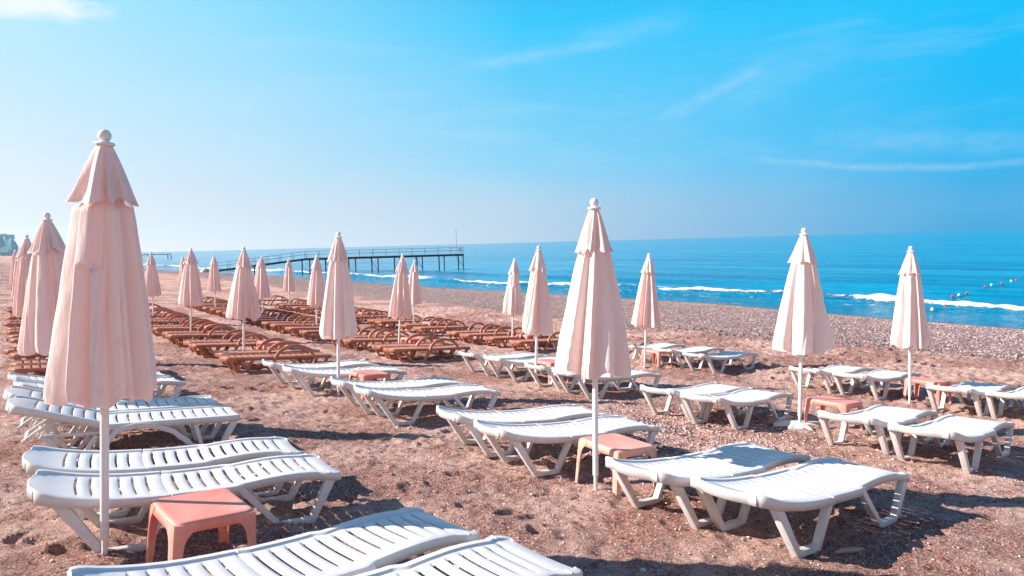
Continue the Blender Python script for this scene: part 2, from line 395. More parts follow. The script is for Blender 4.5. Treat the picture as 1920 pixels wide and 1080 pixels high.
def sea_mat():
    m, t, b = newmat('sea_water'); c = coords(t)
    fo = t.new('ShaderNodeAttribute', attribute_name='foam').outputs['Fac']
    sh = t.new('ShaderNodeAttribute', attribute_name='shallow').outputs['Fac']
    al = t.scale(c, (1, 1, 1), rot=(0, 0, -TH))                 # x along v, y along u
    st = t.noise(t.scale(al, (0.16, 0.016, 1)), 1.0, 7, 0.68)
    col = t.mix(t.maprange(st, 0.36, 0.62), (0.0, 0.11, 0.25, 1), (0.0, 0.32, 0.50, 1))
    col = t.mix(t.math('MULTIPLY', sh, 0.75), col, (0.010, 0.13, 0.24, 1))
    fn = t.noise(t.scale(al, (1.6, 0.55, 1)), 1.8, 8, 0.72, 0.6); fn2 = t.noise(c, 9, 4, 0.7)
    lace = t.math('ADD', t.math('MULTIPLY', fn, 0.8), t.math('MULTIPLY', fn2, 0.25))
    fm = t.maprange(t.math('ADD', fo, t.math('MULTIPLY', t.math('SUBTRACT', lace, 0.55), 2.2)), 0.50, 0.70, 0, 1, True)
    t.put(b.inputs['Base Color'], t.mix(fm, col, (0.86, 0.88, 0.90, 1)))
    t.put(b.inputs['Roughness'], t.math('ADD', t.math('MULTIPLY', fm, 0.6), 0.14))
    b.inputs['IOR'].default_value = 1.33
    w1 = t.noise(t.scale(al, (1.6, 0.40, 1)), 1.0, 7, 0.68, 0.4); w2 = t.noise(t.scale(al, (0.16, 0.05, 1)), 1.0, 3, 0.5)
    h = t.math('ADD', t.math('MULTIPLY', w1, 1.0), t.math('MULTIPLY', w2, 2.2))
    h = t.math('ADD', h, t.math('MULTIPLY', t.math('MULTIPLY', lace, fm), 0.8))
    bump(t, b, h, 0.9, 0.34)
    return m
M['sea'] = sea_mat()

# ------------------------------------------------------------------ the ground: one sheet, finer near the loungers
def axis(parts):
    out = []
    for a, b, st in parts: out += list(np.arange(a, b, st))
    return np.array(out + [parts[-1][1]])
def grow(a, b, st, g):
    out = []; x = a
    while x < b: out.append(x); x += st; st *= g
    return out
ua = np.array(sorted(set([-x for x in grow(3, 400, 0.3, 1.3)] + list(np.arange(-3, 0.9, 0.08)) + list(np.arange(0.9, 9, 0.022)) + list(np.arange(9, 16, 0.04)) + list(np.arange(16, 34, 0.09)) + grow(34, 3600, 0.12, 1.03))))
va = np.array(sorted(set([-x for x in grow(2.2, 500, 0.06, 1.12)] + list(np.arange(-2.2, 9.5, 0.026)) + list(np.arange(9.5, 20, 0.045)) + list(np.arange(20, 40, 0.11)) + grow(40, 120, 0.4, 1.15))))
UU, VV = np.meshgrid(ua, va, indexing='ij')
rng = np.random.RandomState(11)
ZZ = ground_base(UU, VV) + relief(UU, VV)
# footprints and pits pressed into the sand
def pits(n, u0, u1, v0, v1, smin, smax, dmin, dmax):
    global ZZ
    for k in range(n):
        cu, cv_ = rng.uniform(u0, u1), rng.uniform(v0, v1)
        a = rng.uniform(0, math.pi); la = rng.uniform(smin, smax); lb = la * rng.uniform(0.38, 0.7); d = rng.uniform(dmin, dmax)
        rad = la * 2.0
        i0, i1 = np.searchsorted(ua, [cu-rad, cu+rad]); j0, j1 = np.searchsorted(va, [cv_-rad, cv_+rad])
        if i1 - i0 < 2 or j1 - j0 < 2: continue
        du = UU[i0:i1, j0:j1] - cu; dv = VV[i0:i1, j0:j1] - cv_
        p = (du*math.cos(a) + dv*math.sin(a)) / la; q = (-du*math.sin(a) + dv*math.cos(a)) / lb
        r2 = p*p + q*q
        ZZ[i0:i1, j0:j1] += d * (-np.exp(-r2*1.6) + 0.55*np.exp(-(np.sqrt(r2) - 1.25)**2 * 5))
pits(650, 0.5, 9, -1, 12, 0.05, 0.14, 0.014, 0.042)
pits(2600, 0.5, 9, -1, 12, 0.022, 0.06, 0.008, 0.024)
pits(2200, 9, 34, -3, 17, 0.09, 0.17, 0.02, 0.05)
pits(2600, 0.5, 30, 11.5, 20, 0.10, 0.18, 0.03, 0.065)
pits(700, 3, 34, 20, 31, 0.12, 0.25, 0.02, 0.04)
for pu, pv_ in ((4.69, .37), (4.12, 3.87), (4.77, 8.07), (4.86, 11.39), (9.83, 3.94), (9.23, .38), (9.6, 7.58)):    # sand heaped round the poles
    rr_ = np.hypot(UU - pu, VV - pv_); ZZ += 0.045*np.exp(-(rr_/0.17)**2)*(1 + .6*fbm(UU*9, VV*9, 2)) - 0.02*np.exp(-((rr_ - .36)/.10)**2)
# low shingle bank far down the beach, inland side
ZZ += 1.9 * np.exp(-((VV + 6.5)/5.0)**2) * np.clip((UU - 46)/22, 0, 1) * np.clip((260 - UU)/100, 0, 1) * (1 + 0.25*fbm(UU*0.15, VV*0.3, 3))
X = U2[0]*UU + V2[0]*VV; Y = U2[1]*UU + V2[1]*VV
nu, nv = UU.shape
idx = np.arange(nu*nv).reshape(nu, nv)
F = np.stack([idx[:-1, :-1], idx[1:, :-1], idx[1:, 1:], idx[:-1, 1:]], -1).reshape(-1, 4)[:, ::-1]
edge_v = 19.0 + 1.6*fbm(UU*0.12, UU*0.02, 3)
shingle = np.clip((VV - edge_v)/5 + 0.5, 0.0, 1.0)
shingle = np.maximum(shingle, 0.50*np.exp(-(((UU - 5.6)/1.5)**2 + ((VV - 6.4)/1.9)**2)))      # gravelly patch by the third row
shingle = np.maximum(shingle, 0.46*np.exp(-(((UU - 22)/4)**2 + ((VV - 6.2)/1.0)**2)))
shingle = np.maximum(shingle, 0.8*np.clip((UU - 40)/20, 0, 1)*np.exp(-((VV + 7)/4)**2))
wet = np.clip(1 - (wl(UU) - VV)/1.3, 0, 1)
big_mesh('beach_ground', np.stack([X, Y, ZZ], -1).reshape(-1, 3), F, M['sand'], 'structure', {'shingle': shingle.ravel(), 'wet': wet.ravel()})
def ground_at(u, v):
    i = int(np.clip(np.searchsorted(ua, u), 1, nu-1)); j = int(np.clip(np.searchsorted(va, v), 1, nv-1))
    return float(ZZ[i, j])

# ------------------------------------------------------------------ the sea
su = np.array(sorted(set([-x for x in grow(2, 4600, 2, 1.35)] + list(np.arange(-2, 60, 0.22)) + grow(60, 4600, 0.25, 1.02))))
sv = np.array(sorted(set(list(np.arange(-0.6, 9.0, 0.14)) + grow(9, 4600, 0.16, 1.035))))       # distance from the water line
SU, SV = np.meshgrid(su, sv, indexing='ij')
far = np.clip(1 - SV/400, 0, 1)
wlu = wl(SU); wlu = wlu*1.0
line = 5.6 + 1.1*fbm(SU*0.07, SU*0 + 2, 3) + 0.35*fbm(SU*0.5, SU*0 + 5, 2)                       # where the wave breaks
amp = 0.25 + 0.20*np.clip((SU - 15)/25, 0, .8) + 0.16*vnoise(SU*0.11 + 4, SU*0) + 0.10*vnoise(SU*0.45, SU*0 + 7)
gap = np.clip(1.3 - 1.6*np.exp(-((SU - 36)/2.2)**2), 0, 1)
dd = SV - line
crest = amp * np.where(dd < 0, np.exp(-(dd/0.75)**2), np.exp(-(dd/2.0)**2))
SZ = 0.02 + crest + 0.05*fbm(SU*1.3, SV*1.3, 3)*np.clip(SV/2, 0, 1)*far
ph = SV*0.50 + 1.8*fbm(SU*0.03, SV*0.05, 2)
SZ += (0.10*np.sin(ph) + 0.05*np.sin(ph*2.3 + 1))*np.clip((SV - 9)/6, 0, 1)*np.clip(1 - SV/180, 0, 1)*(0.6 + 0.6*vnoise(SU*0.05, SV*0.08))
SZ += 0.16*np.exp(-((SV - 17 - 1.5*vnoise(SU*0.06, SU*0 + 3))/1.6)**2)
rag = fbm(SU*1.7, SV*1.7, 4, 0.65)
foam = gap*(1.02 + .22*vnoise(SU*.33, SU*0+44))*np.exp(-((dd + 0.15)/(0.55 + 0.22*vnoise(SU*0.2, SU*0+1)))**2)*(0.86 + .35*vnoise(SU*0.13, SU*0+12))
foam = np.maximum(foam, 0.60*np.exp(-((dd + 1.7)/1.4)**2)*(0.8 + 0.4*rag)); foam = np.maximum(foam, 0.85*np.exp(-((dd - 1.1 - .6*vnoise(SU*.15, SU*0+20))/0.30)**2)*np.clip(vnoise(SU*.09, SU*0+31)*1.6 + .3, 0, 1)*np.clip((60-SU)/20, 0, 1))
foam = np.maximum(foam, 0.50*np.exp(-((SV - 0.35 - 0.5*vnoise(SU*0.25, SU*0+9))/0.28)**2))
foam = np.maximum(foam, 0.40*np.exp(-((SV - 2.0)/1.2)**2)*(0.6 + 0.8*rag))
SZ += np.clip(foam - 0.4, 0, 1)*0.30*rag
shallow = np.clip(1 - SV/9, 0, 1)
SX = U2[0]*SU + V2[0]*(SV + wlu); SY = U2[1]*SU + V2[1]*(SV + wlu)
n1, n2 = SU.shape; idx = np.arange(n1*n2).reshape(n1, n2)
F = np.stack([idx[:-1, :-1], idx[1:, :-1], idx[1:, 1:], idx[:-1, 1:]], -1).reshape(-1, 4)[:, ::-1]
big_mesh('sea_water', np.stack([SX, SY, SZ], -1).reshape(-1, 3), F, M['sea'], 'structure', {'foam': foam.ravel(), 'shallow': shallow.ravel()})

# ------------------------------------------------------------------ loose pebbles and shell grit on the sand (uncountable)
def scatter(name, n, fu, fv, smin, smax, seed, mat, sq=0.55):
    r = np.random.RandomState(seed)
    u = fu(r, n); v = fv(r, n)
    i = np.clip(np.searchsorted(ua, u), 1, nu-1); j = np.clip(np.searchsorted(va, v), 1, nv-1)
    z = ZZ[i, j]; kp = z > 0.09; u, v, z = u[kp], v[kp], z[kp]; n = len(z)      # none on the wash line
    s = smin + (smax - smin)*r.rand(n)**2.2
    oc = np.array([(1, 0, 0), (0.3, 0.85, 0), (-0.8, 0.55, 0), (-0.8, -0.5, 0), (0.35, -0.9, 0), (0, 0, 1), (0, 0, -1)], float)
    T = np.array([(0, 1, 5), (1, 2, 5), (2, 3, 5), (3, 4, 5), (4, 0, 5), (1, 0, 6), (2, 1, 6), (3, 2, 6), (4, 3, 6), (0, 4, 6)])
    a = r.rand(n)*2*math.pi
    P = oc[None]*(1 + 0.25*(r.rand(n, 7, 3) - 0.5))
    P[..., 0] *= (s*(0.8 + 0.6*r.rand(n)))[:, None]; P[..., 1] *= s[:, None]; P[..., 2] *= (s*sq)[:, None]
    ca, sa = np.cos(a)[:, None], np.sin(a)[:, None]
    x = P[..., 0]*ca - P[..., 1]*sa; y = P[..., 0]*sa + P[..., 1]*ca
    wx = U2[0]*u + V2[0]*v; wy = U2[1]*u + V2[1]*v
    V = np.stack([x + wx[:, None], y + wy[:, None], P[..., 2] + (z + s*sq*0.25)[:, None]], -1).reshape(-1, 3)
    F = (T[None] + (np.arange(n)*7)[:, None, None]).reshape(-1, 3)
    tone = np.repeat(r.rand(n)**1.0, 7)
    o = big_mesh(name, V, F, mat, 'stuff', {'tone': tone}, smooth=True)
    return o
un = lambda a, b: (lambda r, n: r.uniform(a, b, n))
tag(scatter('pebbles', 42000, lambda r, n: 0.8 + 11*r.rand(n)**1.3, un(-1, 12), 0.003, 0.011, 3, M['pebble']), 'small mixed pebbles strewn over the sand between the loungers', 'pebbles')
tag(scatter('pebbles', 12000, lambda r, n: r.normal(5.6, 1.1, n), lambda r, n: r.normal(6.4, 1.3, n), 0.005, 0.018, 4, M['pebble']), 'gravelly patch of pebbles between the second and third parasol rows', 'pebbles')
tag(scatter('shingle', 60000, lambda r, n: 4 + 56*r.rand(n)**1.4, lambda r, n: 33 - 14*r.rand(n)**1.3, 0.010, 0.036, 5, M['pebble']), 'band of grey and pink shingle along the water', 'shingle')

# ------------------------------------------------------------------ white lounger
WP = [(0, .452), (.05, .438), (.12, .412), (.2, .392), (.3, .374), (.4, .360), (.5, .350), (.62, .343), (.75, .338), (.95, .335), (1.1, .336), (1.2, .342), (1.32, .355), (1.45, .364), (1.55, .365), (1.65, .360), (1.76, .349), (1.86, .334)]
def flat_profile(h): return [(0, h), (2.2, h)]
def deck_mesh(name, mat, parent, prof, x0, x1, W, slots, round_head=0.0, round_foot=0.0, bow=-0.012, skirt=0.062, slot_w=0.0125, slat_in=0.062, tf=None, waist=None, lip=0.012):
    """deck of slats inside a moulded rim; the slots are real gaps"""
    px = np.array([p[0] for p in prof]); pz = np.array([p[1] for p in prof])
    xs = set(np.linspace(x0, x1, 3).tolist())
    for rx in ((x0, round_head), (x1, round_foot)):
        if rx[1] > 0:
            sgn = 1 if rx[0] == x0 else -1
            for t in (0.004, .015, .035, .07, .11, .16): xs.add(rx[0] + sgn*t)
        else: xs.add(rx[0] + (0.012 if rx[0] == x0 else -0.012))
    edges = []
    for s in slots:
        a, b = s - slot_w/2, s + slot_w/2; edges.append((a, b)); xs |= {a, b, a - 0.006, b + 0.006}
    es = sorted([x0] + [e for ab in edges for e in ab] + [x1])
    for a, b in zip(es[::2], es[1::2]):
        for t in (0.33, 0.66): xs.add(a + (b - a)*t)
    xs = sorted(x for x in xs if x0 <= x <= x1); xs = [x for i, x in enumerate(xs) if i == 0 or x - xs[i-1] > 0.003]
    hw = W/2; yi = hw - slat_in
    rows = [(-1, 'b'), (-1, 's'), (-1, 'c'), (-1, 'r'), (-1, 'i'), (-1, 'p')]
    ys = [-yi, -yi*0.75, -yi*0.5, -yi*0.25, 0, yi*0.25, yi*0.5, yi*0.75, yi]
    def width(x):
        k = 1.0
        if waist: k = np.interp(x, [p[0] for p in waist], [p[1] for p in waist])
        for e, r, s in ((x0, round_head, 1), (x1, round_foot, -1)):
            if r > 0:
                d = (x - e)*s
                if d < 0.17: k *= 1 - r*(1 - math.sqrt(max(0, 1 - ((0.17 - d)/0.17)**2.6)))
        return hw*k
    verts = []; ring = []
    for x in xs:
        h = width(x); z = float(np.interp(x, px, pz)); a = h - slat_in
        # crown each slat a little
        cr = 0.0
        for s0, s1 in zip(es[::2], es[1::2]):
            if s0 < x < s1 and s1 - s0 < 0.2: cr = 0.006*math.sin(math.pi*(x - s0)/(s1 - s0))
        line = []
        def P(y, dz, b=0.0): line.append((x + b, y, z + dz))
        sk = skirt + .022*max(0, 1 - (x - x0)/.22)*(1 if round_head > 0 else 0)
        P(-h, -sk); P(-h, -0.010); P(-h + 0.004, -0.003); P(-h + 0.013, 0); P(-a - 0.012, 0)
        P(-a, -lip)
        for q in (-.75, -.5, -.25, 0, .25, .5, .75): P(a*q, -lip + cr*(1 - q**4), (bow - .024*max(0, 1 - (x - x0)/.14)*(round_head > 0))*(1 - q*q))
        P(a, -lip)
        P(a + 0.012, 0); P(h - 0.013, 0); P(h - 0.004, -0.003); P(h, -0.010); P(h, -sk)
        ring.append(line); verts += line
    n = len(ring[0]); faces = []
    for i in range(len(xs)-1):
        xm = (xs[i] + xs[i+1])/2
        hole = any(a < xm < b for a, b in edges)
        for j in range(n-1):
            if hole and 6 <= j <= 11: continue
            faces.append((i*n+j, i*n+j+1, (i+1)*n+j+1, (i+1)*n+j))
    # end skirts
    for i, sgn in ((0, -1), (len(xs)-1, 1)):
        o = len(verts)
        L = ring[i]
        drop = [(p[0] + sgn*0.006, p[1]*0.995, L[3][2] - 0.014) for p in L[1:-1]]
        bot = [(p[0] + sgn*0.006, p[1]*0.995, L[0][2]) for p in L[1:-1]]
        verts += drop + bot; m_ = len(drop)
        for j in range(m_-1):
            faces.append((i*n+1+j, i*n+2+j, o+j+1, o+j)); faces.append((o+j, o+j+1, o+m_+j+1, o+m_+j))
        faces.append((i*n, i*n+1, o, o+m_)); faces.append((i*n+n-1, i*n+n-2, o+m_-1, o+2*m_-1))
    if tf: verts = [tf(Vector(p)) for p in verts]
    o = mesh_obj(name, verts, faces, mat, parent, True, 40)
    sd = o.modifiers.new('shell', 'SOLIDIFY'); sd.thickness = 0.011; sd.offset = -1
    return o
LW = 0.665
def u_leg(path, th, y0, y1, mat, parent, name='leg', rib=0.010):
    b = MB(); b.band(path, th, y0, y1)
    o = b.build(name, mat, parent, 0.004)
    return o
def make_white():
    r = empty('sun_lounger', (0, 0, 0)); m = M['white']
    waist = [(0, .985), (.15, 1.0), (.74, 1.0), (.79, .955), (1.10, .965), (1.14, .97), (1.20, .87), (1.70, .87), (1.765, .99), (1.9, 1.0)]
    deck_mesh('backrest', m, r, WP, 0.0, 0.725, LW, [.225 + .082*k for k in range(6)], round_head=0.24, waist=waist, skirt=.058)
    deck_mesh('seat', m, r, WP, 0.738, 1.86, LW, [.80 + .085*k for k in range(12)], round_foot=0.12, waist=waist, slot_w=.018, skirt=.056)
    for s in (-1, 1):
        yo = s*(LW/2 - 0.012); ys = sorted((yo, yo - s*0.055))
        u_leg([(0.12, .372), (0.365, .018), (0.60, .018), (0.745, .315)], [.068, .046, .036, .046], *ys, m, r)
        yo = s*(LW/2 - 0.016); ys = sorted((yo, yo - s*0.050))
        u_leg([(1.15, .320), (1.425, .018), (1.655, .018), (1.80, .338)], [.046, .036, .044, .072], *ys, m, r)
        b = MB(); b.box(0.735, 1.20, *sorted((s*(LW/2 - .045), s*(LW/2 - .060))), 0.262, 0.30)
        b.build('side_rail', m, r, 0.003)
    b = MB(); b.box(.70, .745, -.29, .29, .285, .315)
    b.build('crossbar', m, r, 0.003)
    return r
def make_recliner(angle=0.29):
    """white lounger with a tilted backrest and an arched side bar"""
    r = empty('sun_lounger', (0, 0, 0)); m = M['white']
    hx, hz = 0.68, 0.375
    def tf(p):
        q = p - Vector((hx, 0, hz)); c, s = math.cos(angle), math.sin(angle)
        return (hx + q.x*c + q.z*s, q.y, hz - q.x*s + q.z*c)
    deck_mesh('backrest', m, r, flat_profile(hz), -0.09, 0.67, LW, [.10 + .10*k for k in range(6)], round_head=0.22, tf=tf, slot_w=.018)
    deck_mesh('seat', m, r, flat_profile(.362), 0.69, 1.86, LW, [.78 + .10*k for k in range(11)], round_foot=0.10, slot_w=.016)
    for s in (-1, 1):
        yo = s*(LW/2 + 0.022); ys = sorted((yo, yo - s*0.038))
        pts = [(0.60, .0), (0.69, .20), (0.76, .30), (0.92, .335), (1.08, .32), (1.24, .25), (1.38, .13), (1.47, .0)]
        u_leg(pts, .048, *ys, m, r, 'arm')
        yo = s*(LW/2 - 0.02); ys = sorted((yo, yo - s*0.05))
        u_leg([(1.44, .32), (1.52, .022), (1.68, .022), (1.83, .34)], [.04, .035, .045, .07], *ys, m, r)
        u_leg([(0.16, .285), (0.24, .24), (0.36, .02), (0.46, .02), (0.60, .26)], .040, *ys, m, r)
        b = MB(); b.box(0.17, 0.72, *sorted((s*.27, s*.25)), .262, .292); b.build('side_rail', m, r, 0.004)
        b = MB(); b.band([(0.34, .445), (0.12, .30), (0.02, .22)], .030, *sorted((s*.16, s*.19))); b.build('backrest_strut', m, r, 0.004)
    for x, z in ((.03, .225), (.13, .275), (.22, .19)):
        b = MB(); b.box(x, x + .022, -.24, .24, z, z + .03); b.build('crossbar', m, r, 0.004)
    return r
def arc(cx, cz, rx, rz, a0, a1, n):
    return [(cx + rx*math.cos(R(a0 + (a1-a0)*k/n)), cz + rz*math.sin(R(a0 + (a1-a0)*k/n))) for k in range(n+1)]
def make_brown(kind='arched', mat='brown'):
    r = empty('sun_lounger', (0, 0, 0)); m = M[mat]; L = 2.02; W_ = 0.63
    prof = [(0, .300), (.1, .310), (.7, .305), (1.2, .30), (1.7, .312), (2.02, .305)]
    deck_mesh('backrest', m, r, prof, 0.0, 0.735, W_, [.16 + .115*k for k in range(5)], round_head=0.42, bow=-.008, slot_w=.026, skirt=.065)
    deck_mesh('seat', m, r, prof, 0.75, L, W_, [.85 + .115*k for k in range(10)], round_foot=0.10, bow=-.008, slot_w=.024, skirt=.065)
    for s in (-1, 1):
        yo = s*(W_/2 + 0.036); ys = sorted((yo, yo - s*0.046))
        if kind == 'arched':
            pts = [(.30, .235), (.44, .03), (.50, .005), (.72, .005), (.79, .04)] + [(.88, .20)] + arc(1.28, .235, .37, .265, 172, 12, 12) + [(1.72, .22)]
        else:
            pts = [(.30, .235), (.44, .03), (.50, .005), (.72, .005), (.79, .04), (.88, .22), (1.02, .46), (1.08, .50), (1.46, .50), (1.54, .47), (1.72, .22)]
        u_leg(pts, .060, *ys, m, r, 'armrest')
        yo = s*(W_/2 - 0.02); ys = sorted((yo, yo - s*0.045))
        u_leg([(1.50, .25), (1.62, .02), (1.80, .02), (1.97, .28)], [.045, .04, .045, .06], *ys, m, r)
        u_leg([(.10, .25), (.22, .03), (.40, .03), (.50, .25)], .045, *sorted((s*(W_/2 - .02), s*(W_/2 - .06))), m, r)
    return r

used_proto = {}
def place(proto, key, head, foot, L=1.86, dz=0.0):
    """head, foot = (u, v) centre of each end, in site metres; the first time moves the prototype itself"""
    o = copy_tree(proto) if key in used_proto else proto
    used_proto[key] = True
    hx, hy = xy(*head); fx_, fy_ = xy(*foot)
    yaw = math.atan2(fy_ - hy, fx_ - hx)
    zh = gz(*head) + 0.012; zf = gz(*foot) + 0.012
    pit = math.atan2(zh - zf, math.hypot(fx_ - hx, fy_ - hy))
    # side slope
    mu, mv = (head[0]+foot[0])/2, (head[1]+foot[1])/2
    roll = math.atan2(gz(mu + .3, mv) - gz(mu - .3, mv), 0.6)
    o.location = (hx, hy, zh + dz)
    o.rotation_mode = 'XYZ'; o.rotation_euler = (roll, pit, yaw)
    return o

ORD = ['zeroth', 'nearest', 'second', 'third', 'fourth', 'fifth', 'sixth', 'seventh', 'eighth', 'ninth', 'tenth', 'eleventh', 'twelfth', 'thirteenth', 'fourteenth',
       'fifteenth', 'sixteenth', 'seventeenth', 'eighteenth', 'nineteenth', 'twentieth', 'twenty-first', 'twenty-second', 'twenty-third', 'twenty-fourth', 'twenty-fifth']
ROWN = {'P': 'leftmost row', 'Q': 'second row from the left', 'R': 'third row from the left', 'S': 'row closest to the sea'}
GW = 'white plastic loungers standing in rows on the sand'; GB = 'brown plastic loungers with armrests in rows beyond the white ones'
# each white lounger: head centre u, v and foot centre u (fit units, times K)
WL = {'P': [(2.34, .24, 2.42), (2.88, .12, 3.06), (4.64, .03, 4.52), (5.38, .02, 5.20), ('r', 6.98, .0, 6.83), ('r', 7.66, -.02, 7.56), (9.28, .0, 9.45), (9.98, -.05, 10.15)],
      'Q': [(2.42, 3.28, 2.38), (3.06, 3.18, 3.05), (4.66, 3.12, 4.46), (5.42, 3.18, 5.16), (7.16, 3.10, 6.96), (7.92, 3.12, 7.72), (9.46, 3.02, 9.22), (10.20, 2.98, 10.16)],
      'R': [(2.60, 6.30, 2.70), (3.30, 6.36, 3.42), (4.84, 6.14, 4.98), (5.50, 6.16, 5.56), (7.42, 6.30, 7.20), (8.16, 6.38, 8.05), (9.40, 6.45, 9.3), (10.2, 6.45, 10.1)],
      'S': [(3.0, 9.75, 3.05), (3.68, 9.72, 3.72), (5.14, 10.02, 5.1), (5.88, 10.05, 5.85), (8.38, 10.45, 8.34), (9.36, 10.70, 9.32), (10.3, 10.6, 10.3)]}
white = make_white(); recl = make_recliner()
SPEC = {('P', 1): 'white lounger cut off by the bottom edge, foot toward the bottom centre', ('P', 2): 'white lounger lying half in parasol shade at the bottom of the picture',
        ('P', 3): 'white slatted lounger directly behind the big salmon stool', ('P', 4): 'white slatted lounger behind the one beside the big salmon stool',
        ('P', 5): 'nearer of the two white loungers with raised backrests at the left', ('P', 6): 'farther of the two white loungers with raised backrests at the left',
        ('Q', 1): 'large white lounger in the right foreground, nearest of the second row', ('R', 1): 'white lounger at the right edge, nearest of the third row'}
for row, L in WL.items():
    for i, e in enumerate(L):
        rec = e[0] == 'r'
        if rec: e = e[1:]
        o = place(recl if rec else white, 'r' if rec else 'w', (e[0]*K, e[1]*K), (e[2]*K, (e[1] + 1.68)*K))
        lab = SPEC.get((row, i+1), 'white slatted lounger, %s white one from the camera in the %s' % (ORD[i+1], ROWN[row]))
        tag(o, lab, 'sun lounger', GW)
# brown loungers
BL = {'P': [11.9, 12.55, 13.95, 14.75, 16.9, 17.75, 19.0, 19.8, 21.5, 22.3, 24.0, 24.8, 27.0, 27.8],
      'Q': [12.25, 12.95, 14.72, 15.40, 17.15, 17.85, 19.35, 20.05, 21.9, 22.6, 24.3, 25.0, 27.2],
      'R': [12.60, 13.27, 14.88, 15.63, 17.50, 18.75, 20.0, 20.85, ('a', 21.9), ('a', 22.8), ('a', 23.7), 25.6, 26.4, 27.6, 28.5, 30.3, 31.2, 32.6],
      'S': [13.22, 14.33, 15.44, 16.20, 18.04, 19.13, 20.82, 21.40, 23.2, 24.1, 25.6, 26.5, 28.0, 29.0, 30.6, 31.5, 34.6]}
HV = {'P': -.06, 'Q': 2.88, 'R': 6.13, 'S': 9.78}
brown = make_brown(); brown_a = make_brown('angular', 'dark_brown')
rs = random.Random(5)
for row, L in BL.items():
    nb = 0
    for i, e in enumerate(L):
        ang = isinstance(e, tuple)
        u_ = e[1] if ang else e
        j = rs.uniform(-.05, .05)
        o = place(brown_a if ang else brown, 'ba' if ang else 'b', (u_*K, (HV[row] + j)*K), ((u_ + rs.uniform(-.16, .06))*K, (HV[row] + j + 1.82)*K))
        if ang:
            nb += 1; lab = 'dark brown lounger with square-cornered armrests, %s of three together in the third row' % ['', 'nearest', 'middle', 'farthest'][nb]
        else:
            lab = 'brown lounger, %s brown one from the camera in the %s' % (ORD[i+1-(nb if i else 0)], ROWN[row])
        tag(o, lab, 'sun lounger', GB)

# ------------------------------------------------------------------ closed parasols
def canopy_mesh(seed, rb, rt, zb, H, twist):
    """a furled canopy: pleats between sharp ridges and valleys that lie over to one side"""
    r = random.Random(seed); NA = 240; NZ = 50
    def pleats(nl, dmin, dmax):
        ks = []; base = r.uniform(0, 6.28)
        for k in range(nl):
            a = base + 2*math.pi*(k + r.uniform(-.24, .24))/nl
            ks.append((a, 1 + r.uniform(-.03, .07), r.uniform(-.10, .10)))                       # ridge
            g = 2*math.pi/nl
            ks.append((a + g*r.choice([r.uniform(.60, .86), r.uniform(.62, .88), r.uniform(.25, .5)]), 1 - r.uniform(dmin, dmax), r.uniform(-.14, .14)))   # valley
        return ks
    main = pleats(r.choice([9, 10, 11]), .20, .46); flap = pleats(r.choice([9, 10, 11]), .14, .40)
    ph = r.uniform(0, 6.28); ell = r.uniform(0.0, 0.12)
    ths = np.linspace(0, 2*math.pi, NA, endpoint=False)
    crease = [(r.uniform(0, 6.28), r.uniform(-.07, .20), r.uniform(.025, .07), r.uniform(-.5, .5)) for _ in range(15)]
    def ringshape(ks, s, depth, blur):
        a = np.array([(k[0] + k[2]*s + twist*s) % (2*math.pi) for k in ks]); v = np.array([1 + (k[1]-1)*depth if k[1] < 1 else k[1] for k in ks])
        o = np.argsort(a); a = a[o]; v = v[o]
        y = np.interp(ths, np.concatenate([a[-1:] - 2*math.pi, a, a[:1] + 2*math.pi]), np.concatenate([v[-1:], v, v[:1]]))
        for _ in range(blur): y = (np.roll(y, 1) + 2*y + np.roll(y, -1))/4
        for ca, cd, cw, cs in crease:
            x = (ths - ca - cs*s + math.pi) % (2*math.pi) - math.pi
            y = y - cd*min(1, s*1.6)*np.exp(-np.abs(x/cw)**1.3)
        return y
    zt = H - 0.20; zh = H - 0.43
    V = []; Fc = []
    hang = np.array([.022*math.sin(5*t + ph) + .014*math.sin(11*t + 2*ph) for t in ths])
    for i in range(NZ):
        s = i/(NZ-1); z0 = zt + (zb - zt)*s
        R0 = 0.05 + (rb - 0.05)*(1 - (1-s)**1.25)
        if z0 < zh: q = (zh - z0)/(zh - zb); R0 = rt*0.76 + (rb - rt*0.76)*q**0.88
        else: R0 = min(R0, rt*0.76)
        R0 *= 1 - 0.04*max(0, (s - .95)/.05)
        y = ringshape(main, s, .7 + .5*s, 2)
        y = y*(1 + ell*np.cos(2*(ths - ph))*s) + .010*np.sin(26*s + 4*np.sin(2*ths + ph) + 3*ths)*s*(1-s)*2 + .02*np.sin(5*s + 3*ths + ph)*s
        for k in range(NA):
            t = ths[k]; rad = R0*y[k]
            V.append((rad*math.cos(t), rad*math.sin(t), z0 + (hang[k] + .05*(y[k]-.85))*s**4))
    for i in range(NZ-1):
        for k in range(NA): Fc.append((i*NA+k, i*NA+(k+1) % NA, (i+1)*NA+(k+1) % NA, (i+1)*NA+k))
    T = []; Tf = []; NZ2 = 22; z1 = H - 0.075
    for i in range(NZ2):
        s = i/(NZ2-1); R0 = 0.030 + (rt*.93 - 0.030)*(s**0.86) + 0.010*s**8
        y = ringshape(flap, s*.5, min(1.25, .35 + 1.1*s), 2)
        for k in range(NA):
            t = ths[k]; rad = R0*y[k]*(1 + .05*math.sin(9*t + ph)*s**6)
            T.append((rad*math.cos(t), rad*math.sin(t), z1 + (zh - z1)*s - (.13*(y[k]-.90) + .010*math.sin(13*t + seed))*s**5))
    for i in range(NZ2-1):
        for k in range(NA): Tf.append((i*NA+k, i*NA+(k+1) % NA, (i+1)*NA+(k+1) % NA, (i+1)*NA+k))
    return V, Fc, T, Tf
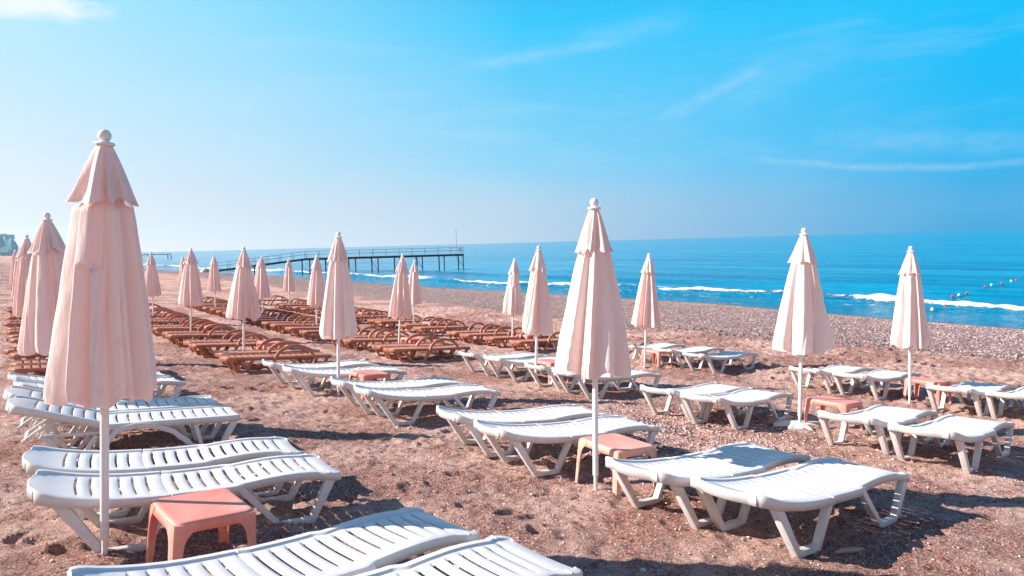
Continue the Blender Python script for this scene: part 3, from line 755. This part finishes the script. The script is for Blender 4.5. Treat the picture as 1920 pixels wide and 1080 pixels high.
def make_umbrella(seed, rb, rt, zb, H, twist=0.0, buried=0.25):
    r = empty('beach_parasol', (0, 0, 0))
    V, Fc, T, Tf = canopy_mesh(seed, rb, rt, zb, H, twist)
    c = mesh_obj('canopy', V, Fc, M['fabric'], r, True, 80)
    f = mesh_obj('vent_flap', T, Tf, M['fabric'], r, True, 80)
    b = MB(); b.lathe([(.016, -buried), (.016, .16), (.024, .17), (.024, zb + .25), (.024, H - .09)], 16); b.build('pole', M['pole'], r)
    b = MB(); b.lathe([(.031, zb - .045), (.034, zb - .04), (.034, zb - .02), (.031, zb - .015), (.034, zb), (.031, zb + .005), (.034, zb + .02), (.034, zb + .10)], 16); b.build('runner', M['pole'], r)
    b = MB(); b.lathe([(.004, H - .092), (.052, H - .090), (.056, H - .082), (.050, H - .074), (.026, H - .068), (.024, H - .060)] +
                      [(.036*math.sin(a), H - .034 - .036*math.cos(a)) for a in [math.pi*(k+2)/12 for k in range(0, 10)]] + [(.004, H + .001)], 18)
    b.build('finial', M['pole'], r)
    return r
# name, u, v (site metres), x-lean (m), height, bottom radius, flap radius, canopy bottom z, twist
UM = [('A', 4.69, 0.37, .168, 2.59, .295, .200, 1.03, .15), ('C', 4.12, 3.87, .03, 2.48, .335, .160, 1.05, -.25), ('D', 4.77, 8.07, .053, 2.58, .345, .175, 1.02, .1), ('E', 4.86, 11.39, -.018, 2.54, .27, .17, .97, -.1),
      ('5', 9.83, 3.94, .107, 2.53, .31, .175, .96, .1), ('6', 15.27, 4.02, .128, 2.48, .36, .19, .96, 0), ('7', 20.83, 4.08, .147, 2.59, .37, .20, .99, .2), ('8', 9.60, 7.58, .115, 2.52, .31, .165, .96, -.2),
      ('9', 10.45, 11.37, .139, 2.60, .35, .17, .98, 0), ('10', 15.79, 11.63, .142, 2.58, .30, .18, .99, .1), ('11', 15.20, 7.69, .196, 2.51, .31, .17, .96, .2), ('12', 22.27, 11.91, .133, 2.6, .31, .19, 1.0, 0),
      ('13', 21.06, 7.81, .115, 2.59, .32, .18, .99, -.1), ('14', 33.67, 11.17, .070, 2.61, .30, .19, .99, 0), ('15', 26.65, 7.79, .087, 2.57, .31, .18, .98, 0), ('16', 32.36, 7.41, .070, 2.60, .30, .19, .99, .1),
      ('17', 27.21, 4.13, .059, 2.55, .30, .18, .98, 0), ('18', 9.23, 0.38, .029, 2.47, .34, .20, .92, .2), ('19', 16.62, 0.34, .036, 2.55, .30, .19, .96, -.2), ('20', 36.5, 0.35, .029, 2.50, .30, .19, .96, 0),
      ('21', 26.9, 0.40, .0, 2.5, .30, .19, .96, 0), ('22', 27.2, 11.4, .05, 2.55, .30, .18, .98, .1), ('23', 39.4, 7.5, .05, 2.55, .30, .18, .98, .1), ('24', 39.3, 11.4, .05, 2.55, .30, .18, .98, .1)]
ULAB = {'A': 'big closed cream parasol in the left foreground with a round white finial', 'C': 'closed cream parasol with brown stains near its hem, centre right foreground',
        'D': 'closed cream parasol standing by the stool on the splash of pale concrete', 'E': 'rightmost closed parasol, its hem tucked in, standing before the sea',
        '5': 'closed parasol in front of the pier, beside the white lounger and salmon stool', '18': 'closed parasol just left of the biggest one, nearly touching it',
        '19': 'closed parasol left of the one nearly touching the biggest', '20': 'small far closed parasol, leftmost in the picture', '21': 'closed parasol mostly hidden behind the second one from the left edge'}
seqn = {}
for row, names in {'P': [], 'Q': ['6', '7', '17'], 'R': ['8', '11', '13', '15', '16', '23'], 'S': ['9', '10', '12', '22', '14', '24']}.items():
    for i, n in enumerate(names):
        k = i + 3 if row == 'Q' else i + 2
        ULAB[n] = 'closed cream parasol, %s from the camera in the %s' % (ORD[k], ROWN[row])
UPOS = {}
for i, (n, u_, v_, lx, H, rb, rt, zb, tw) in enumerate(UM):
    um = make_umbrella(100 + i*7 + (431 if n == 'A' else 0), rb, rt, zb, H, tw)
    x, y = xy(u_, v_); z = gz(u_, v_)
    um.location = (x, y, z); um.rotation_euler = (0, math.asin(lx/H), 0)
    UPOS[n] = (u_, v_)
    tag(um, ULAB[n], 'parasol', 'closed parasols in rows on the beach')

# ------------------------------------------------------------------ stools
def make_stool(mat, a=.225, b=.265, h=.40):
    r = empty('side_table', (0, 0, 0)); m = M[mat]
    # top: rounded slab with a deep apron that arches between the legs
    def rr(a, b, rad, n=6):
        out = []
        for cx, cy, s in ((a-rad, b-rad, 0), (-a+rad, b-rad, 90), (-a+rad, -b+rad, 180), (a-rad, -b+rad, 270)):
            for k in range(n+1):
                t = R(s + 90*k/n); out.append((cx + rad*math.cos(t), cy + rad*math.sin(t)))
        return out
    rings = [(rr(a-.035, b-.035, .045), h - .002), (rr(a-.020, b-.020, .05), h), (rr(a-.006, b-.006, .055), h - .006), (rr(a, b, .055), h - .018)]
    n = len(rings[0][0]); V = [(0, 0, h - .003)]; Fc = []
    for pts, z in rings: V += [(p[0], p[1], z) for p in pts]
    # apron bottom: deeper near corners
    base = rr(a + .004, b + .004, .055)
    low = []
    for p in base:
        low.append((p[0], p[1], h - .060))
    V += low
    Fc += [(0, 1 + k, 1 + (k+1) % n) for k in range(n)]
    for i in range(len(rings)):
        for k in range(n): Fc.append((1+i*n+k, 1+(i+1)*n+k, 1+(i+1)*n+(k+1) % n, 1+i*n+(k+1) % n))
    o = mesh_obj('table_top', V, Fc, m, r, True, 50)
    sd = o.modifiers.new('shell', 'SOLIDIFY'); sd.thickness = 0.006; sd.offset = -1
    for sx in (-1, 1):
        for sy in (-1, 1):
            V = []; levels = [(h - .012, .135, .0), (h - .05, .115, .004), (h - .085, .082, .005), (h - .12, .066, .006), (.20, .058, .009), (0, .048, .014)]
            for z, w_, sp in levels:
                ax_, by_ = a + sp + .003, b + sp + .003
                prof = [(0, w_), (0, .035), (.010, .012), (.035, 0), (w_, 0), (w_, .011), (.040, .012), (.018, .022), (.011, .040), (.011, w_)]
                V += [(sx*(ax_ - p), sy*(by_ - q), z) for p, q in prof]
            m_ = 10; Fc = []
            for i in range(len(levels)-1):
                for k in range(m_): Fc.append((i*m_+k, i*m_+(k+1) % m_, (i+1)*m_+(k+1) % m_, (i+1)*m_+k))
            Fc += [tuple(range(m_)), tuple((len(levels)-1)*m_ + k for k in range(m_))]
            mesh_obj('leg', V, Fc, m, r, True, 40)
    return r
stools = {}
def stool(mat, u_, v_, rot, lab):
    if mat in stools: o = copy_tree(stools[mat])
    else: o = stools[mat] = make_stool(mat)
    x, y = xy(u_, v_); o.location = (x, y, gz(u_, v_)); o.rotation_euler = (0, 0.06, YAW + R(rot))
    o.rotation_euler = (0, math.atan(.09), YAW + R(90 + rot)) if False else (0, 0.08, YAW + R(rot))
    tag(o, lab, 'side table', 'plastic side tables beside the parasol poles')
stool('salmon', 3.87*K, .74*K, 4, 'salmon plastic side table by the pole of the biggest parasol')
stool('peach', 3.80*K, 3.78*K, -3, 'peach plastic side table beside the stained parasol, casting a shadow on sand')
stool('salmon', 4.05*K, 7.55*K, 2, 'salmon side table beside the parasol with pale concrete at its foot')
stool('salmon', 4.35*K, 10.75*K, 0, 'salmon side table at the pole of the rightmost parasol')
stool('salmon', 8.75*K, 3.95*K, 0, 'salmon side table among the white loungers by the second parasol of its row')
stool('salmon', 8.85*K, 7.30*K, 0, 'pinkish red side table behind the white loungers, just left of the stained parasol')
stool('salmon', 9.55*K, 10.75*K, 0, 'salmon side table half hidden behind white loungers just right of the stained parasol')
stool('salmon', 8.6*K, .95*K, 0, 'salmon side table peeking out under the hem of the biggest parasol')
for row, us, v0 in (('P', [15.2, 18.1], .75), ('Q', [14.0, 18.9, 23.6], 4.2), ('R', [13.9, 18.9, 23.9], 7.4), ('S', [14.0, 19.0, 24.0], 10.8)):
    for i, u_ in enumerate(us):
        stool('red' if (row == 'P' and i == 0) else 'salmon', u_*K, v0*K, 0, 'red side table between the brown loungers at the left edge' if (row == 'P' and i == 0) else
              'reddish side table between brown loungers, %s one in the %s' % (['nearest', 'second', 'third'][i], ROWN[row]))

# ------------------------------------------------------------------ piers
def pier(name, A, B, C_, zdeck, label, spacing, w_=1.9, flag=True, pipe=0.09, rails=True):
    """ramp from A on the beach to B, then a level deck from B to C (world x, y)"""
    r = empty(name, (A[0], A[1], 0)); o0 = Vector((A[0], A[1], 0))
    A, B, C_ = Vector((A[0], A[1], A[2])), Vector((B[0], B[1], zdeck)), Vector((C_[0], C_[1], zdeck))
    d = (C_ - B).normalized(); nrm = Vector((-d.y, d.x, 0))
    mb = MB()
    for P, Q in ((A, B), (B, C_)):
        dd_ = (Q - P); L = dd_.length
        n = max(2, int(L/0.3))
        for k in range(n):                                        # planks
            a = P + dd_*(k/n); b = P + dd_*((k + .93)/n)
            vs = [p + nrm*s*w_/2 + Vector((0, 0, h)) - o0 for h in (-.05, 0) for p, s in ((a, -1), (b, -1), (b, 1), (a, 1))]
            mb.add(vs, [(3, 2, 1, 0), (4, 5, 6, 7), (0, 1, 5, 4), (1, 2, 6, 5), (2, 3, 7, 6), (3, 0, 4, 7)])
    mb.build('deck', M['deck'], r, smooth=False)
    for s in (-1, 1):
        g = MB()
        for P, Q in ((A, B), (B, C_)):
            vs = [p + nrm*s*(w_/2 - .12 + t) + Vector((0, 0, h)) - o0 for h in (-.30, -.052) for p, t in ((P, -.06), (Q, -.06), (Q, .06), (P, .06))]
            g.add(vs, [(3, 2, 1, 0), (4, 5, 6, 7), (0, 1, 5, 4), (1, 2, 6, 5), (2, 3, 7, 6), (3, 0, 4, 7)])
        g.build('beam', M['rust'], r, smooth=False)
    L = (C_ - B).length; n = int(L/spacing)
    stations = [B + (C_ - B)*(k/n) for k in range(n+1)]
    stations[-1] = C_ - d*0.4
    stations = [A + (B - A)*0.38] + stations
    for i, p in enumerate(stations):
        for s in (-1, 1):
            t = MB(); q = p + nrm*s*(w_/2 - .12) + d*(0.45*s) - o0
            t.tube([(q.x, q.y, -2.4), (q.x, q.y, p.z - .30)], pipe, 10); t.build('pile', M['rust'], r)
        if i % 2 == 0 and i > 0:
            t = MB(); q1 = p + nrm*(w_/2 - .1) - d*0.7 - o0; q2 = p - nrm*(w_/2 - .1) + d*0.45 - o0
            t.tube([(q1.x, q1.y, p.z - .35), (q2.x, q2.y, 0.3)], .035, 6); t.build('brace', M['rust'], r)
    if rails:
        for s in (-1, 1):
            t = MB()
            e = [p + nrm*s*(w_/2 - .05) - o0 for p in (A, B, C_)]
            for h in (1.02, .55):
                t.tube([q + Vector((0, 0, h)) for q in e], .030, 6)
            t.build('handrail', M['rail'], r)
            LL = [(A + (B - A)*(k/7)) for k in range(8)] + [(B + (C_ - B)*(k/12)) for k in range(1, 13)]
            for p in LL:
                t = MB(); q = p + nrm*s*(w_/2 - .05) - o0
                t.tube([(q.x, q.y, q.z), (q.x, q.y, q.z + 1.03)], .030, 6); t.build('rail_post', M['rail'], r)
        t = MB()
        for h in (1.02, .55):
            t.tube([C_ + nrm*s*(w_/2 - .05) + Vector((0, 0, h)) - o0 for s in (-1, 1)], .03, 6)
        t.build('handrail', M['rail'], r)
    tag(r, label, 'pier')
    return r, C_, d, nrm
zd = 2.42
pr, PE, pd, pn = pier('pier', (-39.6*K, 91.5*K, 1.0), (-27.6*K, 91.8*K), (-6.7*K, 95.5*K), zd, 'long rusty pier on thin piles with a ramp rising from the beach', 3.0)
b = MB(); q = PE - pd*1.0
b.tube([(0, 0, 0), (0, 0, 3.9)], .035, 8); fp = b.build('flagpole', M['rail']); fp.location = (q.x, q.y, zd)
tag(fp, 'thin bare flagpole standing at the sea end of the rusty pier', 'flagpole')
b = MB(); b.box(-.30, .30, -.03, .03, .40, .95); b.box(-.04, .04, -.025, .025, 0, .40); sg = b.build('sign_board', M['buoy_white'], None, .005)
q = PE - pd*.55 - pn*.75; sg.location = (q.x, q.y, zd); sg.rotation_euler = (0, 0, math.atan2(pd.y, pd.x))
tag(sg, 'small white board standing at the end of the rusty pier', 'board')
pier('pier', (-208*K, 300*K, 1.2), (-196*K, 303*K), (-154*K, 309*K), 2.6, 'small distant pier half hidden behind the biggest parasol', 9, 2.4, pipe=.16)
pier('pier', (-1010*K, 1290*K, 2.0), (-1000*K, 1295*K), (-930*K, 1310*K), 4.5, 'very distant pale pier below the hazy headland', 18, 5, pipe=.7, rails=False)

# ------------------------------------------------------------------ headland with buildings, far away
def headland():
    N = 60; V = []; Fc = []
    ang0 = math.radians(90 + 40.5)
    for i in range(N):
        t = i/(N-1)
        px_ = -160 + 206*t                                          # image columns at this distance, spelled out as a bearing
        b_ = math.atan((px_ - 960)/1280); D = 4400
        prof = np.interp(px_, [-160, -80, -30, 0, 6, 28, 36, 42, 46], [92, 118, 108, 97, 106, 103, 70, 32, 0])
        prof = max(0, prof*(1 + .05*math.sin(i*1.9)))
        for d_, h in ((0, 0), (60, .45), (130, .85), (190, 1.0), (330, .9), (700, 0)):
            V.append((math.sin(b_)*(D+d_)*1.0, math.cos(b_)*(D+d_), -2 + prof*h*(1 + .08*math.sin(i*.9 + d_))))
    for i in range(N-1):
        for j in range(5): Fc.append((i*6+j, (i+1)*6+j, (i+1)*6+j+1, i*6+j+1))
    o = mesh_obj('headland_hill', V, Fc, M['hill'], None, True, 60); o['kind'] = 'structure'
headland()
def block(b_px, D, wid, z0, h, name, label, floors):
    b_ = math.atan((b_px - 960)/1280); r = empty(name, (math.sin(b_)*D, math.cos(b_)*D, z0), -b_)
    w_ = wid/2; mb = MB(); mb.box(-w_, w_, 0, 22, -8, h); mb.box(-w_*.5, w_*.2, 4, 16, h, h + 5); mb.build('wall', M['wall'], r, smooth=False)
    for k in range(floors):
        mb = MB(); zz = 2 + k*(h - 3)/floors
        for q in range(int(wid/7)): mb.box(-w_ + 2 + q*7, -w_ + 6.5 + q*7, -.3, .4, zz, zz + 2.2)
        mb.build('window_band', M['glass'], r, smooth=False)
    tag(r, label, 'building')
block(16, 4590, 84, 98, 17, 'hotel_building', 'pale hotel block on top of the hazy blue headland', 3)
block(13, 4420, 32, 28, 16, 'apartment_building', 'small pale building halfway down the hazy headland', 3)

# ------------------------------------------------------------------ floats, rocks, litter
rs = random.Random(9)
def sea_pt(px_, py_, z=0.05):
    f = 1280.0; pit = R(3.82); ro = R(1.455)
    Fv = Vector((0, math.cos(pit), -math.sin(pit))); Rv = Vector((1, 0, 0)); Uv = Rv.cross(Fv)
    Rr = Rv*math.cos(ro) - Uv*math.sin(ro); Ur = Rv*math.sin(ro) + Uv*math.cos(ro)
    d_ = Fv + Rr*((px_ - 960)/f) - Ur*((py_ - 540)/f)
    t = (CAMZ - z)/-d_.z
    return Vector((0, 0, CAMZ)) + d_*t
FL = [(1748, 580, 'w'), (1772, 574, 'r'), (1786, 556, 'r'), (1798, 553, 'w'), (1813, 550, 'r'), (1827, 544, 'w'), (1847, 538, 'r'), (1859, 534, 'w'), (1879, 531, 'r'), (1896, 527, 'w'), (1906, 525, 'r')]
cnt = {'w': 0, 'r': 0}; pts = []
for a, b_, c in FL:
    p = sea_pt(a, b_, .16); mb = MB(); rad = .075
    mb.lathe([(rad*math.sin(math.pi*(k+.4)/10.8), -rad*1.15*math.cos(math.pi*(k+.4)/10.8)) for k in range(11)], 14)
    mb.lathe([(.03, rad*1.1), (.035, rad*1.25), (.02, rad*1.35)], 8)
    o = mb.build('buoy', M['buoy_red'] if c == 'r' else M['buoy_white']); o.location = p; pts.append(p - Vector((0, 0, .12)))
    cnt[c] += 1
    tag(o, '%s float on the swimming line, %s %s one from the beach' % ('red' if c == 'r' else 'white', ORD[cnt[c]].replace('nearest', 'first'), 'red' if c == 'r' else 'white'), 'buoy', 'red and white floats on the swimming line')
mb = MB()
cp = []
for p, q in zip(pts, pts[1:]):
    for k in range(4): cp.append(p.lerp(q, k/4) + Vector((0, 0, .03 if k == 0 else -.01)))
mb.tube(cp + [pts[-1]], .012, 5); tag(mb.build('float_rope', M['rock']), 'thin dark rope joining the red and white floats', 'rope')
def rock(name, u_, v_, sx, sy, sz, mat, label, cat, seed, group=None, lift=.25):
    r_ = random.Random(seed); bm = bmesh.new(); bmesh.ops.create_icosphere(bm, subdivisions=3, radius=1)
    o3 = Vector((r_.uniform(0, 9), r_.uniform(0, 9), 0))
    for v in bm.verts:
        n = v.co.normalized(); k = 1 + .16*math.sin(n.x*3.1 + o3.x) + .12*math.sin(n.y*4.3 + o3.y) + .08*math.sin(n.z*5 + n.x*6 + o3.x)
        v.co = Vector((n.x*sx*k, n.y*sy*k, n.z*sz*k))
    me = bpy.data.meshes.new(name); bm.to_mesh(me); bm.free(); me.polygons.foreach_set('use_smooth', [True]*len(me.polygons)); me.materials.append(M[mat])
    o = bpy.data.objects.new(name, me); COL.objects.link(o)
    x, y = xy(u_, v_); o.location = (x, y, ground_at(u_, v_) + sz*lift); o.rotation_euler = (0, 0, r_.uniform(0, 3))
    tag(o, label, cat, group); return o
rock('shore_rock', 137, 24.6*K, 2.6, 1.2, .7, 'rock', 'dark wet boulder at the water line beyond the biggest parasol', 'rock', 1)
rock('shore_rock', 131, 25.9*K, .9, .6, .5, 'stone', 'pale boulder beside the dark wet one at the water line', 'rock', 2)
V = [(0, 0, .030)]; Fc = []; nn = 56; r_ = random.Random(4)
for q, h in ((.45, .024), (.8, .014), (1.0, -.03)):
    for k in range(nn):
        t = 2*math.pi*k/nn; rr_ = .20*q*(1 + .28*math.sin(3*t + 1) + .16*math.sin(7*t) + .10*math.sin(13*t + 2))
        V.append((rr_*1.5*math.cos(t), rr_*math.sin(t), h + .006*math.sin(5*t + q*9)))
Fc += [(0, 1 + k, 1 + (k+1) % nn) for k in range(nn)]
for i in range(2):
    for k in range(nn): Fc.append((1+i*nn+k, 1+(i+1)*nn+k, 1+(i+1)*nn+(k+1) % nn, 1+i*nn+(k+1) % nn))
o = mesh_obj('concrete_patch', V, Fc, M['concrete'], None, True, 60)
tag(o, 'pale splash of concrete at the foot of a parasol pole', 'concrete')
x, y = xy(*UPOS['D']); o.location = (x, y, ground_at(*UPOS['D']) - .005); o.rotation_euler = (0, .06, .2)
x, y = xy(*UPOS['D'])
def pix(px_, py_):                                                  # where a small thing lies on the beach
    p = sea_pt(px_, py_, 1.9)
    for _ in range(25):
        u_ = p.x*U2[0] + p.y*U2[1]; v_ = p.x*V2[0] + p.y*V2[1]; p = sea_pt(px_, py_, gz(u_, v_))
    return u_, v_
u_, v_ = pix(1592, 1042)
mb = MB(); mb.tube([(-.10, 0, 0), (-.05, .006, .004), (0, .0, .006), (.06, -.004, .002), (.11, .004, 0)], [.010, .017, .019, .016, .008], 8)
o = mb.build('driftwood', M['wood']); x, y = xy(u_, v_); o.location = (x, y, ground_at(u_, v_) + .012); o.rotation_euler = (0, 0, R(12))
tag(o, 'short pinkish stick of driftwood in the shade of the foreground lounger', 'driftwood')
u_, v_ = pix(861, 842); mb = MB(); mb.lathe([(.018, 0), (.020, .003), (.020, .014), (.017, .018), (.003, .018)], 16)
o = mb.build('bottle_cap', M['blue_cap']); x, y = xy(u_, v_); o.location = (x, y, ground_at(u_, v_) + .002); tag(o, 'blue bottle cap on the sand by a white lounger leg', 'bottle cap')
for i, (a, b_, s, lab) in enumerate([(884, 806, .045, 'grey stone just left of the white lounger behind the peach table'), (746, 802, .030, 'small grey stone under the white lounger of the second row, left of another'),
                                     (767, 803, .022, 'smaller grey stone right of another under the second-row white lounger'), (98, 1062, .016, 'whitish pebble at the lower left corner of the beach'),
                                     (682, 677, .10, 'pale stone on open sand before the brown loungers'), (1205, 1071, .018, 'pale pebble at the bottom edge right of centre'), (1143, 932, .018, 'pale pebble at the foot of the stained parasol')]):
    u_, v_ = pix(a, b_); rock('stone', u_, v_, s, s*.7, s*.5, 'stone', lab, 'stone', 20 + i, 'loose stones on the sand')
# dry red-brown leaf scraps, uncountable
def leaves(n):
    r = np.random.RandomState(21); V = []; Fc = []
    for k in range(n):
        u_ = 1.5 + 8*r.rand(); v_ = r.uniform(0, 11); x, y = xy(u_, v_); z = ground_at(u_, v_) + .006
        a = r.uniform(0, 6.28); l = r.uniform(.008, .028); w_ = l*.3; c, s = math.cos(a), math.sin(a); o = len(V)
        for p, q, h in ((-l, 0, 0), (0, w_, .004), (l, 0, .002 + r.rand()*.01), (0, -w_, .0)): V.append((x + p*c - q*s, y + p*s + q*c, z + h))
        Fc.append((o, o+1, o+2, o+3))
    o = big_mesh('leaf_litter', np.array(V), np.array(Fc), M['litter'], 'stuff'); tag(o, 'scraps of dry red brown leaves scattered on the sand', 'litter')
leaves(3500)

# ------------------------------------------------------------------ the sea air
hb = MB(); hb.box(-6800, 6800, -6800, 6800, -4.5, 240)
m = bpy.data.materials.new('sea_air'); m.use_nodes = True; t = m.node_tree; t.nodes.remove(t.nodes['Principled BSDF'])
pv = t.nodes.new('ShaderNodeVolumePrincipled'); pv.inputs['Density'].default_value = 0.00006; pv.inputs['Color'].default_value = (0.52, 0.87, 1.0, 1); pv.inputs['Anisotropy'].default_value = 0.55
t.links.new(pv.outputs[0], t.nodes['Material Output'].inputs['Volume'])
hz = hb.build('haze', m, smooth=False); hz['kind'] = 'stuff'
